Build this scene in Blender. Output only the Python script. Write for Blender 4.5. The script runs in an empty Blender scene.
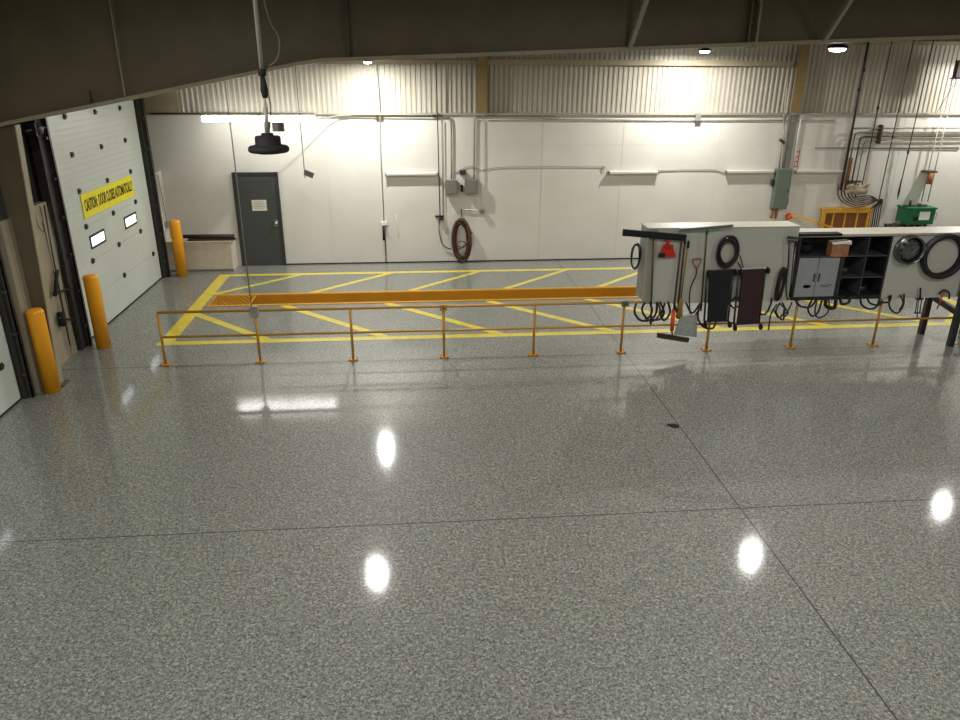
import bpy, math, random
from mathutils import Vector, Matrix
random.seed(7)
C = bpy.context.scene.collection
PI = math.pi

# ------------------------------------------------------------------ camera measurements
FPX, PITCH, YAW, ROLL, CAMH = 736.93, .382395, .0893039, -.0053533, 4.35
_cp, _sp, _cy, _sy = math.cos(PITCH), math.sin(PITCH), math.cos(YAW), math.sin(YAW)
FW = Vector((_sy*_cp, _cy*_cp, -_sp)); _rt = Vector((_cy, -_sy, 0)); _dn = FW.cross(_rt)
RT = _rt*math.cos(ROLL) + _dn*math.sin(ROLL); DN = -_rt*math.sin(ROLL) + _dn*math.cos(ROLL)

def at(x, y, Y):
    """measured point of the photograph on the vertical plane at distance Y"""
    d = FW + RT*((x-480)/FPX) + DN*((y-360)/FPX)
    t = Y/d.y
    return Vector((d.x*t, Y, CAMH+d.z*t))

# ------------------------------------------------------------------ materials
def srgb(r, g, b):
    f = lambda v: (v/255/12.92) if v/255 <= .04045 else ((v/255+.055)/1.055)**2.4
    return (f(r), f(g), f(b), 1)

M = {}
def mat(name, col, rough=.5, metal=0, var=.12, scale=6, bump=0, bscale=60, emit=None, stretch=None, coat=0):
    m = bpy.data.materials.new(name); m.use_nodes = True
    nt = m.node_tree; b = nt.nodes['Principled BSDF']
    b.inputs['Roughness'].default_value = rough; b.inputs['Metallic'].default_value = metal
    if coat: b.inputs['Coat Weight'].default_value = coat
    tc = nt.nodes.new('ShaderNodeTexCoord'); src = tc.outputs['Object']
    if stretch:
        mp = nt.nodes.new('ShaderNodeMapping'); mp.inputs['Scale'].default_value = stretch
        nt.links.new(src, mp.inputs[0]); src = mp.outputs[0]
    n = nt.nodes.new('ShaderNodeTexNoise'); n.inputs['Scale'].default_value = scale; n.inputs['Detail'].default_value = 5
    nt.links.new(src, n.inputs['Vector'])
    r = nt.nodes.new('ShaderNodeValToRGB'); c = srgb(*col)
    r.color_ramp.elements[0].position = .3; r.color_ramp.elements[1].position = .7
    r.color_ramp.elements[0].color = tuple(v*(1-var) for v in c[:3])+(1,)
    r.color_ramp.elements[1].color = tuple(min(1, v*(1+var)) for v in c[:3])+(1,)
    nt.links.new(n.outputs['Fac'], r.inputs[0]); nt.links.new(r.outputs[0], b.inputs['Base Color'])
    if bump:
        n2 = nt.nodes.new('ShaderNodeTexNoise'); n2.inputs['Scale'].default_value = bscale
        nt.links.new(src, n2.inputs['Vector'])
        bp = nt.nodes.new('ShaderNodeBump'); bp.inputs['Strength'].default_value = bump; bp.inputs['Distance'].default_value = .01
        nt.links.new(n2.outputs['Fac'], bp.inputs['Height']); nt.links.new(bp.outputs[0], b.inputs['Normal'])
    if emit:
        b.inputs['Emission Color'].default_value = emit[0]; b.inputs['Emission Strength'].default_value = emit[1]
    M[name] = m
    return m

mat('white_wall', (204, 201, 191), .6, var=.05, scale=1.2, bump=.05, bscale=30)
mat('liner', (150, 138, 116), .6, var=.12, scale=2, bump=.1)
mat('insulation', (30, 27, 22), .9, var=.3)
mat('corrugated', (168, 162, 147), .5, metal=.1, var=.06, scale=3)
mat('girt', (150, 139, 112), .5, var=.1)
mat('column_tan', (132, 110, 68), .55, var=.1)
mat('frame_steel', (98, 86, 64), .55, var=.12, scale=2)
mat('ceiling', (120, 112, 96), .8, var=.1)
mat('door_panel', (190, 196, 186), .4, var=.04, scale=1.5)
mat('door_dark', (40, 38, 34), .6, var=.3)
mat('grey_door', (66, 68, 67), .4, var=.05)
mat('grey_frame', (50, 52, 52), .4, var=.05)
mat('bollard', (230, 156, 22), .38, var=.06, scale=3)
mat('rail', (188, 136, 46), .4, var=.1, scale=8)
mat('pit_orange', (188, 136, 34), .45, var=.08, scale=3)
mat('stripe', (216, 196, 62), .25, var=.1, scale=5, coat=.5)
mat('black', (15, 15, 16), .8, var=.3)
mat('rubber', (22, 22, 22), .75, var=.25, bump=.2)
mat('hose_brown', (74, 48, 32), .55, var=.25, scale=20)
mat('hose_black', (26, 22, 22), .45, var=.25, scale=20)
mat('maroon', (48, 22, 22), .5, var=.25, scale=10)
mat('steel', (165, 165, 160), .3, metal=.9, var=.1)
mat('rim_steel', (116, 117, 116), .28, metal=.85, var=.1)
mat('pipe_grey', (128, 120, 102), .5, metal=.2, var=.12)
mat('rag', (164, 148, 124), .8, var=.15)
mat('dark_steel', (70, 68, 66), .4, metal=.6, var=.2)
mat('galv', (140, 140, 134), .45, metal=.3, var=.1)
mat('conduit', (158, 153, 138), .45, metal=.2, var=.08)
mat('conduit_dark', (72, 62, 48), .5, metal=.3, var=.2)
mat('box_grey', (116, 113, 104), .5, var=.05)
mat('box_green', (98, 108, 99), .45, var=.06)
mat('cabinet_grey', (148, 152, 152), .42, var=.05)
mat('cabinet_dark', (36, 37, 38), .5, var=.15)
mat('shelf_edge', (72, 74, 76), .5, var=.1)
mat('counter', (176, 170, 155), .4, var=.05)
mat('red', (190, 34, 22), .4, var=.08)
mat('orange', (214, 84, 22), .45, var=.1)
mat('wood', (150, 112, 64), .5, var=.2, scale=12, stretch=(4, 4, .5))
mat('wood_dark', (84, 56, 34), .5, var=.2, scale=12)
mat('green', (12, 96, 56), .4, var=.08)
mat('label_white', (222, 220, 210), .5, var=.04)
mat('paper', (208, 204, 190), .7, var=.08, scale=30)
mat('cardboard', (164, 112, 76), .7, var=.25, scale=14)
mat('yellow_wood', (196, 146, 40), .5, var=.12, scale=10)
mat('brown_inside', (120, 72, 30), .6, var=.2)
mat('sign_yellow', (226, 214, 30), .5, var=.05)
mat('rust', (150, 92, 48), .7, var=.35, scale=14)
mat('tire', (24, 24, 25), .6, var=.15, bump=.2, bscale=90)
mat('shovel_grey', (156, 160, 154), .4, metal=.1, var=.2, scale=14)
mat('mat_brown', (48, 34, 28), .7, var=.25)
mat('low_box', (196, 186, 166), .6, var=.08)
mat('daylight_pane', (255, 255, 255), .2, var=0, emit=((.86, .92, 1, 1), 3))
mat('tube_lit', (255, 255, 255), .3, var=0, emit=((1, .99, .95, 1), 17))
mat('lens_lit', (255, 255, 250), .3, var=0, emit=((1, .98, .9, 1), 18))
mat('lens_off', (70, 72, 72), .2, var=0)

def floor_material():
    m = bpy.data.materials.new('flake_epoxy'); m.use_nodes = True
    nt = m.node_tree; b = nt.nodes['Principled BSDF']; N = nt.nodes.new; L = nt.links.new
    tc = N('ShaderNodeTexCoord'); o = tc.outputs['Object']
    v = N('ShaderNodeTexVoronoi'); v.inputs['Scale'].default_value = 95; L(o, v.inputs['Vector'])
    sep = N('ShaderNodeSeparateColor'); L(v.outputs['Color'], sep.inputs[0])
    r = N('ShaderNodeValToRGB'); e = r.color_ramp.elements
    e[0].position = 0; e[0].color = srgb(66, 67, 61)
    e[1].position = 1; e[1].color = srgb(158, 160, 151)
    for p, c in ((.14, (90, 92, 84)), (.3, (110, 112, 104)), (.6, (124, 126, 117)), (.85, (138, 140, 131))):
        x = e.new(p); x.color = srgb(*c)
    L(sep.outputs[0], r.inputs[0])
    n = N('ShaderNodeTexNoise'); n.inputs['Scale'].default_value = 34; n.inputs['Detail'].default_value = 3; L(o, n.inputs['Vector'])
    r2 = N('ShaderNodeValToRGB'); r2.color_ramp.elements[0].position = .35; r2.color_ramp.elements[1].position = .65
    r2.color_ramp.elements[0].color = (.6, .6, .59, 1); r2.color_ramp.elements[1].color = (1.3, 1.3, 1.3, 1)
    L(n.outputs['Fac'], r2.inputs[0])
    mx = N('ShaderNodeMix'); mx.data_type = 'RGBA'; mx.blend_type = 'MULTIPLY'; mx.inputs[0].default_value = 1
    L(r.outputs[0], mx.inputs[6]); L(r2.outputs[0], mx.inputs[7])
    # saw-cut joints
    sx = N('ShaderNodeSeparateXYZ'); L(o, sx.inputs[0])
    def line(sock, c, w):
        a = N('ShaderNodeMath'); a.operation = 'SUBTRACT'; L(sock, a.inputs[0]); a.inputs[1].default_value = c
        d = N('ShaderNodeMath'); d.operation = 'ABSOLUTE'; L(a.outputs[0], d.inputs[0])
        g = N('ShaderNodeMath'); g.operation = 'LESS_THAN'; L(d.outputs[0], g.inputs[0]); g.inputs[1].default_value = w
        return g.outputs[0]
    acc = line(sx.outputs[0], 3.345, .007)
    for s, c, w in ((1, 6.38, .007), (1, 10.86, .009), (1, 1.9, .007)):
        a = N('ShaderNodeMath'); a.operation = 'MAXIMUM'; L(acc, a.inputs[0]); L(line(sx.outputs[s], c, w), a.inputs[1]); acc = a.outputs[0]
    m2 = N('ShaderNodeMix'); m2.data_type = 'RGBA'; L(acc, m2.inputs[0]); L(mx.outputs[2], m2.inputs[6]); m2.inputs[7].default_value = srgb(44, 43, 38)
    L(m2.outputs[2], b.inputs['Base Color'])
    b.inputs['Roughness'].default_value = .55
    b.inputs['Coat Weight'].default_value = .8; b.inputs['Coat Roughness'].default_value = .08; b.inputs['Coat IOR'].default_value = 1.5
    # gentle roller texture
    n3 = N('ShaderNodeTexNoise'); n3.inputs['Scale'].default_value = 55; n3.inputs['Detail'].default_value = 2; L(o, n3.inputs['Vector'])
    bp = N('ShaderNodeBump'); bp.inputs['Strength'].default_value = .05; bp.inputs['Distance'].default_value = .006
    L(n3.outputs['Fac'], bp.inputs['Height']); L(bp.outputs[0], b.inputs['Coat Normal'])
    M['floor'] = m
floor_material()

# ------------------------------------------------------------------ mesh helpers
class MB:
    def __init__(s): s.v = []; s.f = []; s.sm = []
    def add(s, vs, fs, smooth=False):
        k = len(s.v); s.v += [tuple(p) for p in vs]; s.f += [tuple(i+k for i in f) for f in fs]; s.sm += [smooth]*len(fs); return s
    def box(s, x0, x1, y0, y1, z0, z1):
        vs = [(x, y, z) for z in (z0, z1) for x, y in ((x0, y0), (x1, y0), (x1, y1), (x0, y1))]
        return s.add(vs, [(3, 2, 1, 0), (4, 5, 6, 7), (0, 1, 5, 4), (1, 2, 6, 5), (2, 3, 7, 6), (3, 0, 4, 7)])
    def obox(s, a, b, w, t, up=(0, 0, 1)):
        """bar from a to b, width w along side, thickness t along up"""
        a, b = Vector(a), Vector(b); d = (b-a).normalized(); u = Vector(up)
        sd = d.cross(u)
        if sd.length < 1e-4: sd = d.cross(Vector((0, 1, 0)))
        sd.normalize(); u = sd.cross(d).normalized()
        vs = []
        for p in (a, b):
            for i, j in ((-1, -1), (1, -1), (1, 1), (-1, 1)): vs.append(p+sd*(i*w/2)+u*(j*t/2))
        return s.add(vs, [(3, 2, 1, 0), (4, 5, 6, 7), (0, 1, 5, 4), (1, 2, 6, 5), (2, 3, 7, 6), (3, 0, 4, 7)])
    def tube(s, pts, r, n=10, closed=False):
        pts = [Vector(p) for p in pts]; k = len(pts); rs = r if isinstance(r, (list, tuple)) else [r]*k
        prev = None; vs = []
        for i, p in enumerate(pts):
            if closed: d = pts[(i+1) % k]-pts[i-1]
            else: d = pts[min(i+1, k-1)]-pts[max(i-1, 0)]
            d.normalize()
            if prev is None:
                u = d.cross(Vector((0, 0, 1)))
                if u.length < .1: u = d.cross(Vector((0, 1, 0)))
            else: u = prev - d*prev.dot(d)
            u.normalize(); prev = u; w = d.cross(u)
            vs += [p+(u*math.cos(2*PI*j/n)+w*math.sin(2*PI*j/n))*rs[i] for j in range(n)]
        fs = []
        for i in range(k if closed else k-1):
            a, b = i*n, ((i+1) % k)*n
            fs += [(a+j, a+(j+1) % n, b+(j+1) % n, b+j) for j in range(n)]
        s.add(vs, fs, True)
        if not closed:
            o = len(s.v)-len(vs)
            s.f += [tuple(o+j for j in reversed(range(n))), tuple(o+(k-1)*n+j for j in range(n))]; s.sm += [False]*2
        return s
    def lathe(s, c, prof, n=28, axis='z', caps=True):
        """profile of (radius, height) turned about an axis through c"""
        c = Vector(c); vs = []
        for r, h in prof:
            for j in range(n):
                a = 2*PI*j/n; x, y = r*math.cos(a), r*math.sin(a)
                vs.append(c+(Vector((x, y, h)) if axis == 'z' else Vector((x, h, y)) if axis == 'y' else Vector((h, x, y))))
        fs = []
        for i in range(len(prof)-1):
            a, b = i*n, (i+1)*n
            q = [(a+j, a+(j+1) % n, b+(j+1) % n, b+j) for j in range(n)]
            fs += q if axis != 'y' else [tuple(reversed(f)) for f in q]
        s.add(vs, fs, True)
        o = len(s.v)-len(vs); k = len(prof)
        if caps and prof[0][0] > 1e-6: s.f.append(tuple(o+j for j in range(n))); s.sm.append(False)
        if caps and prof[-1][0] > 1e-6: s.f.append(tuple(o+(k-1)*n+j for j in range(n))); s.sm.append(False)
        return s
    def prism(s, poly, y0, y1):
        """polygon in x,z extruded along y"""
        n = len(poly); vs = [(x, y0, z) for x, z in poly]+[(x, y1, z) for x, z in poly]
        return s.add(vs, [tuple(range(n)), tuple(reversed(range(n, 2*n)))]+[(i, i+n, (i+1) % n+n, (i+1) % n) for i in range(n)])
    def build(s, name, m, parent=None, bevel=0):
        me = bpy.data.meshes.new(name); me.from_pydata(s.v, [], s.f); me.update()
        for p, sm in zip(me.polygons, s.sm): p.use_smooth = sm
        import bmesh
        bm = bmesh.new(); bm.from_mesh(me); bmesh.ops.recalc_face_normals(bm, faces=bm.faces); bm.to_mesh(me); bm.free()
        me.materials.append(M[m] if isinstance(m, str) else m)
        o = bpy.data.objects.new(name, me); C.objects.link(o)
        if parent is not None: attach(o, parent)
        if bevel:
            bv = o.modifiers.new('bevel', 'BEVEL'); bv.width = bevel; bv.segments = 2; bv.limit_method = 'ANGLE'
        return o
def attach(o, parent):
    """make o a child of parent, its mesh moved into the parent's own frame"""
    q, org = parent, Vector((0, 0, 0))
    while q is not None: org += Vector(q.location); q = q.parent
    if o.type == 'MESH': o.data.transform(Matrix.Translation(-org))
    o.parent = parent
    return o
def thing(name, label, cat, loc=(0, 0, 0), group=None, kind=None):
    o = bpy.data.objects.new(name, None); C.objects.link(o); o.location = loc; o.empty_display_size = .1
    tag(o, label, cat, group, kind); return o
def tag(o, label=None, cat=None, group=None, kind=None):
    if label: o['label'] = label
    if cat: o['category'] = cat
    if group: o['group'] = group
    if kind: o['kind'] = kind
    return o
def smooth(pts, k=8, closed=False):
    pts = [Vector(p) for p in pts]; n = len(pts); out = []
    for i in range(n if closed else n-1):
        g = (lambda j: pts[j % n]) if closed else (lambda j: pts[max(0, min(n-1, j))])
        a, b, c, d = g(i-1), g(i), g(i+1), g(i+2)
        for q in range(k):
            t = q/k
            out.append(.5*((2*b)+(c-a)*t+(2*a-5*b+4*c-d)*t*t+(3*b-a-3*c+d)*t**3))
    if not closed: out.append(pts[-1])
    return out
def copy_tree(o, parent=None):
    c = o.copy(); C.objects.link(c); c.parent = parent
    for ch in list(o.children): copy_tree(ch, c)
    return c

# =================================================================== THE SHELL
XL, XR, YF, YN, ZC = -5.62, 14.6, 17.0, -4.0, 5.75
PX0, PX1, PY0, PY1 = -4.02, 10.0, 13.95, 14.6           # service pit opening
fl = MB()
fl.box(XL-.2, XR+.2, YN-.2, PY0, -.15, 0); fl.box(XL-.2, XR+.2, PY1, YF+.2, -.15, 0)
fl.box(XL-.2, PX0, PY0, PY1, -.15, 0); fl.box(PX1, XR+.2, PY0, PY1, -.15, 0)
tag(fl.build('floor', 'floor'), 'glossy grey flake epoxy floor with saw cut joints', 'floor', kind='structure')
tag(MB().box(XL-.2, XR+.2, YN-.2, YF+.2, ZC, ZC+.1).build('ceiling', 'ceiling'), 'dim metal building ceiling above the rafter', 'ceiling', kind='structure')
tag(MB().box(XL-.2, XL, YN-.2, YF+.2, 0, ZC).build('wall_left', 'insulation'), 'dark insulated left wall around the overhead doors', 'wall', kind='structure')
tag(MB().box(XR, XR+.2, YN-.2, YF+.2, 0, ZC).build('wall_right', 'white_wall'), 'white wall at the right end of the hall', 'wall', kind='structure')
tag(MB().box(XL, XR, YN-.2, YN, 0, ZC).build('wall_near', 'white_wall'), 'white wall behind the viewer', 'wall', kind='structure')

wf = thing('wall_far', 'white panelled far wall below ribbed metal siding', 'wall', (0, YF, 0), kind='structure')
MB().box(XL, XR, YF, YF+.2, 0, 3.31).build('lower_wall', 'white_wall', wf)
ms = MB()                                                # ribbed siding above the panels
prof = []
x = -4.95
while x < XR:
    prof += [(x, 0), (x+.042, 0), (x+.058, -.018), (x+.094, -.018)]; x += .11
ms.add([(px, YF+.09+py, z) for z in (3.31, ZC) for px, py in prof], [(i, i+1, i+1+len(prof), i+len(prof)) for i in range(len(prof)-1)])
ms.build('ribbed_siding', 'corrugated', wf)
MB().box(XL, -4.93, YF+.02, YF+.2, 3.31, ZC).build('corner_panel', 'girt', wf)
pj = MB()
for xx in (-1.9, 2.9, 4.75, 7.0, 11.4): pj.box(xx, xx+.003, YF-.004, YF, .02, 3.28)
pj.box(XL+.1, XR, YF-.002, YF, 2.66, 2.664)
pj.build('panel_seam', 'low_box', wf)
tag(MB().box(XL+.1, XR, YF-.05, YF+.1, 3.30, 3.345).build('trim_1', 'conduit'), 'long beige ledge between white panels and ribbed siding', 'trim', kind='structure')
tag(MB().box(1.63, 8.52, YF-.06, YF+.06, 4.33, 4.44).build('trim_2', 'girt'), 'beige girt crossing ribbed siding between the two columns', 'trim', kind='structure')
tag(MB().box(-4.9, 1.45, YF-.06, YF+.06, 4.33, 4.41).build('trim_3', 'girt'), 'beige girt crossing ribbed siding above the lit tube', 'trim', kind='structure')
tag(MB().box(8.74, XR, YF-.06, YF+.06, 4.78, 4.86).build('trim_4', 'girt'), 'beige girt crossing ribbed siding above the black pipes', 'trim', kind='structure')
tag(MB().box(-3.0, XR, YF-.012, YF, 0, .03).build('baseboard_far', 'door_dark'), 'thin dark joint along foot of the far wall', 'baseboard', kind='structure')

def ibeam(name, x, w, label):
    t = thing(name, label, 'column', (x, YF-.1, 0), kind='structure')
    MB().box(x-w/2, x+w/2, YF-.14, YF-.125, 3.35, ZC).build('flange', 'column_tan', t)
    MB().box(x-.006, x+.006, YF-.125, YF+.05, 3.35, ZC).build('web', 'column_tan', t)
ibeam('wall_column', 1.53, .2, 'tan steel column standing above the ledge by the grey boxes')
ibeam('wall_column', 8.63, .22, 'tan steel column above the ledge near the green cabinet')

# pit
pit = thing('service_pit', 'long orange lined service pit between the yellow chevrons', 'pit', (0, PY0, 0), kind='structure')
MB().box(PX0, PX1, PY1-.02, PY1, -.9, .006).build('far_side', 'pit_orange', pit)
MB().box(PX0, PX1, PY0, PY0+.02, -.9, .006).build('near_side', 'pit_orange', pit)
MB().box(PX0, PX0+.02, PY0+.02, PY1-.02, -.9, .006).build('end_wall', 'pit_orange', pit)
MB().box(PX1-.02, PX1, PY0+.02, PY1-.02, -.9, .006).build('end_wall', 'pit_orange', pit)
MB().box(PX0, PX1, PY0, PY1, -.93, -.9).build('pit_floor', 'pit_orange', pit)
MB().box(PX0, PX1, PY1, PY1+.08, 0, .012).build('lip', 'pit_orange', pit)
MB().box(PX0, PX1, PY0-.08, PY0, 0, .012).build('lip', 'pit_orange', pit)
gr = MB()
n = 16
for i in range(0, n+8, 2):                                      # expanded metal mesh
    xa = PX0+(i-8)*.05
    for sgn in (1, -1):
        a, b = (xa, PY0), (xa+.4, PY1)
        if sgn < 0: a, b = (xa, PY1), (xa+.4, PY0)
        # clip to the grate's length
        t0 = max(0, (PX0-a[0])/.4); t1 = min(1, (PX0+.78-a[0])/.4)
        if t1 <= t0: continue
        pa = (a[0]+.4*t0, a[1]+(b[1]-a[1])*t0, -.006); pb = (a[0]+.4*t1, a[1]+(b[1]-a[1])*t1, -.006)
        gr.obox(pa, pb, .012, .008)
gp = gr.build('pit_grate', 'pit_orange')
tag(gp, 'orange expanded metal grate over left end of the pit', 'grate')
fr = MB(); fr.box(PX0, PX0+.8, PY0, PY0+.03, -.02, .004); fr.box(PX0, PX0+.8, PY1-.03, PY1, -.02, .004); fr.box(PX0+.77, PX0+.8, PY0, PY1, -.02, .004); fr.box(PX0, PX0+.03, PY0, PY1, -.02, .004)
fo = fr.build('frame', 'pit_orange'); attach(fo, gp)

# painted stripes, one mesh, 1.5 mm of paint
st = MB()
def stripe(a, b, w):
    zz = .0012+.0003*len(st.f)/6*.15; st.obox((a[0], a[1], zz), (b[0], b[1], zz), w, .002)
stripe((-4.3, 16.15), (10.6, 16.15), .15); stripe((-4.3, 11.9), (10.6, 11.9), .17)
stripe((-4.2, 11.82), (-4.2, 16.22), .24)
for k in range(8): stripe((-2.53+1.98*k, 16.12), (-4.12+1.98*k, 14.68), .11)
for k in range(7): stripe((-4.56+1.98*k+(.45 if k == 0 else 0), 13.87 if k else 13.45), (-2.52+1.98*k, 11.93), .15)
stripe((9.6, 11.9), (10.6, 12.9), .14); stripe((10.6, 11.82), (10.6, 16.2), .2)
tag(st.build('floor_marking', 'stripe'), 'yellow painted border and chevrons around the service pit', 'floor marking', kind='structure')

# -------- left wall: liner panels, steel frame
def liner(name, y0, y1, label, lm='liner', z1=2.4, n=3):
    t = thing(name, label, 'wall panel', (XL, y0, 0), kind='structure')
    MB().box(XL, -5.5, y0, y1, 0, z1).build('sheet', lm, t)
    r = MB()
    for i in range(n):
        yy = y0+(y1-y0)*(i+.5)/n; r.box(-5.5, -5.485, yy-.015, yy+.015, .03, z1-.02)
    r.build('rib', lm, t)
liner('liner_panel', 10.35, 11.66, 'beige liner panel between steel column and caution door')
t_ = thing('liner_panel', 'narrow beige liner strip between left door and steel column', 'wall panel', (XL, 10, 0), kind='structure')
MB().box(XL, -5.34, 10.0, 10.285, 0, 2.42).build('sheet', 'liner', t_); MB().box(XL, -5.38, 10.02, 10.285, 2.42, 3.3).build('upper_panel', 'grey_door', t_); MB().box(-5.34, -5.325, 10.12, 10.15, .03, 2.38).build('rib', 'liner', t_)
liner('liner_panel', 16.42, YF, 'white liner strip between caution door and far corner', 'white_wall', 2.15, 1)

sc = thing('steel_column', 'tapered brown steel column against the left wall behind bollard', 'column', (-5.3, 10.3, 0), kind='structure')
MB().prism([(-5.5, 0), (-5.19, 0), (-5.03, 3.60), (-5.5, 3.51)], 10.294, 10.306).build('web', 'frame_steel', sc)
cf = MB(); cf.add([(-5.19, 10.24, 0), (-5.19, 10.36, 0), (-5.02, 10.36, 3.6), (-5.02, 10.24, 3.6), (-5.175, 10.24, 0), (-5.175, 10.36, 0), (-5.005, 10.36, 3.6), (-5.005, 10.24, 3.6)],
    [(0, 1, 2, 3), (7, 6, 5, 4), (0, 4, 5, 1), (1, 5, 6, 2), (2, 6, 7, 3), (3, 7, 4, 0)]); cf.build('inner_flange', 'girt', sc)
MB().box(-5.515, -5.5, 10.2, 10.4, 0, 3.5).build('outer_flange', 'frame_steel', sc)
MB().box(-5.52, -5.1, 10.19, 10.41, 0, .02).build('base_plate', 'frame_steel', sc)

RAF = [(-5.5, 3.565), (-5.02, 3.66), (-1.42, 4.36), (-1.1, 4.405), (1, 4.485), (4.4, 4.625), (4.45, 4.628), (XR, 5.02)]
rf = thing('roof_rafter', 'deep tapered steel rafter with shade-darkened web crossing the top of the hall', 'rafter', (0, 10.3, 5), kind='structure')
MB().prism(RAF+[(XR, ZC), (-5.5, ZC)], 10.294, 10.306).build('web', 'frame_steel', rf)  # same paint as the flange, coloured darker for the shade it lies in
fb = MB()
vs = []
for x_, z_ in RAF:
    vs += [(x_, 10.18, z_), (x_, 10.42, z_), (x_, 10.42, z_-.045), (x_, 10.18, z_-.045)]
fs = []
for i in range(len(RAF)-1):
    a, b = 4*i, 4*i+4
    fs += [(a+j, a+(j+1) % 4, b+(j+1) % 4, b+j) for j in range(4)]
fs += [(0, 1, 2, 3), tuple(len(vs)-4+j for j in (3, 2, 1, 0))]
fb.add(vs, fs); fb.build('bottom_flange', 'girt', rf)  # lighter copy of the web's paint, for the light the flange catches
MB().box(-3.6, -3.585, 10.2, 10.295, 3.95, ZC).build('stiffener', 'girt', rf)
bt = MB()
for z_ in (4.2, 4.32, 4.5, 4.65, 4.85): bt.lathe((-3.66, 10.29, z_), [(.014, -.01), (.014, 0)], 8, 'y')
bt.build('bolt', 'frame_steel', rf)
MB().box(-.78, -.765, 10.2, 10.295, 4.42, ZC).build('stiffener', 'frame_steel', rf)
MB().box(-4.05, -4.03, 10.21, 10.295, 3.86, 4.0).build('tab', 'frame_steel', rf)
MB().box(4.52, 4.545, 10.17, 10.43, 4.56, ZC).build('splice_plate', 'girt', rf)
MB().box(4.42, 4.445, 10.2, 10.295, 4.6, ZC).build('splice_plate', 'frame_steel', rf)
bt = MB()
for z_ in (4.72, 4.82, 4.92, 5.02, 5.12): bt.lathe((4.47, 10.27, z_), [(.022, -.02), (.022, .02)], 8, 'y')
bt.build('bolt', 'door_dark', rf)
for xb, zb in ((2.82, 4.53), (5.45, 4.64)):
    m = MB(); m.obox((xb, 10.22, zb), (xb+.02, 9.3, zb+.92), .07, .012, (1, 0, 0)); m.obox((xb+.03, 10.22, zb), (xb+.05, 9.3, zb+.92), .07, .012, (0, 0, 1))
    m.build('flange_brace', 'conduit', rf)

# =================================================================== OVERHEAD DOORS
def overhead_door(name, y0, y1, ztop, label, hinge_y, windows):
    t = thing(name, label, 'overhead door', (-5.5, (y0+y1)/2, 0), kind='structure')
    k = 0; z = .03
    while z < ztop-.05:
        z1 = min(z+.575, ztop)
        m = MB(); m.box(-5.56, -5.5, y0, y1, z, z1+.004); m.box(-5.56, -5.506, y0, y1, z1+.004, z1+.01)
        for q in range(1, 6):
            m.box(-5.5, -5.494, y0+.02, y1-.02, z+.575*q/6-.005, z+.575*q/6+.005) if z1-z > .5 and k >= 3 else None
        m.build('panel', 'door_panel', t)
        if k:
            for yy in (hinge_y if k > 1 else hinge_y[:2]+(hinge_y[2]+.5,)):
                h = MB(); h.box(-5.5, -5.478, yy-.04, yy+.04, z-.045, z+.04); h.tube([(-5.474, yy-.04, z), (-5.474, yy+.04, z)], .012, 8)
                h.build('hinge', 'door_dark', t)
        z += .585; k += 1
    MB().box(-5.58, -5.5, y0, y1, 0, .03).build('bottom_seal', 'rubber', t)
    for a, b in windows:
        f = MB(); z0, z1, w = 1.42, 1.57, .04
        f.box(-5.5, -5.485, a-w, b+w, z0-w, z0); f.box(-5.5, -5.485, a-w, b+w, z1, z1+w); f.box(-5.5, -5.485, a-w, a, z0, z1); f.box(-5.5, -5.485, b, b+w, z0, z1)
        fo = f.build('window_frame', 'grey_frame', t)
        p = MB().box(-5.5, -5.492, a, b, z0, z1).build('pane', 'daylight_pane', fo)
    return t
d1 = overhead_door('door_1', 11.98, 16.02, 4.75, 'white sectional overhead door with yellow caution banner', (12.82, 14.04, 15.22), ((12.91, 13.47), (14.53, 15.09)))
d2 = overhead_door('door_2', 5.6, 9.78, 4.75, 'white sectional overhead door at the far left edge', (6.4, 7.7, 9.0), ((6.55, 7.2), (8.2, 8.8)))
def track(y0, y1, label, n, ybrk):
    t = thing('door_track', label, 'door track', (-5.5, (y0+y1)/2, 0), kind='structure')
    MB().box(-5.56, -5.43, y0, y1, 0, 4.75).build('jamb', 'door_dark', t)
    m = MB(); m.box(-5.43, -5.36, ybrk, ybrk+.012, 0, 4.7); m.box(-5.38, -5.36, ybrk, ybrk+.06, 0, 4.7); m.build('rail', 'dark_steel', t)
    for i in range(n):
        MB().box(-5.42, -5.37, ybrk-.05, ybrk+.08, .35+i*.585, .39+i*.585).build('bracket', 'dark_steel', t)
track(11.68, 11.96, 'dark track and jamb on near side of the caution door', 7, 11.86)
track(16.04, 16.42, 'dark track and jamb on far side of the caution door', 7, 16.1)
track(9.8, 9.97, 'dark track and jamb beside the far left door', 7, 9.84)
MB_ = MB().box(-5.5, -5.4, 11.66, 11.68, 0, .1)
ts = thing('torsion_drum', 'dark cable drum and lintel above the caution door track', 'door hardware', (-5.4, 11.6, 3.4))
MB().lathe((-5.36, 11.5, 3.45), [(.05, -.1), (.05, -.06), (.09, -.06), (.09, .06), (.05, .06), (.05, .1)], 18, 'y').build('drum', 'dark_steel', ts)
MB().box(-5.62, -5.3, 11.38, 11.4, 3.36, 3.54).build('bracket', 'dark_steel', ts)
MB().tube([(-5.36, 11.2, 3.45), (-5.36, 11.8, 3.45)], .015).build('shaft', 'dark_steel', ts)

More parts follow.
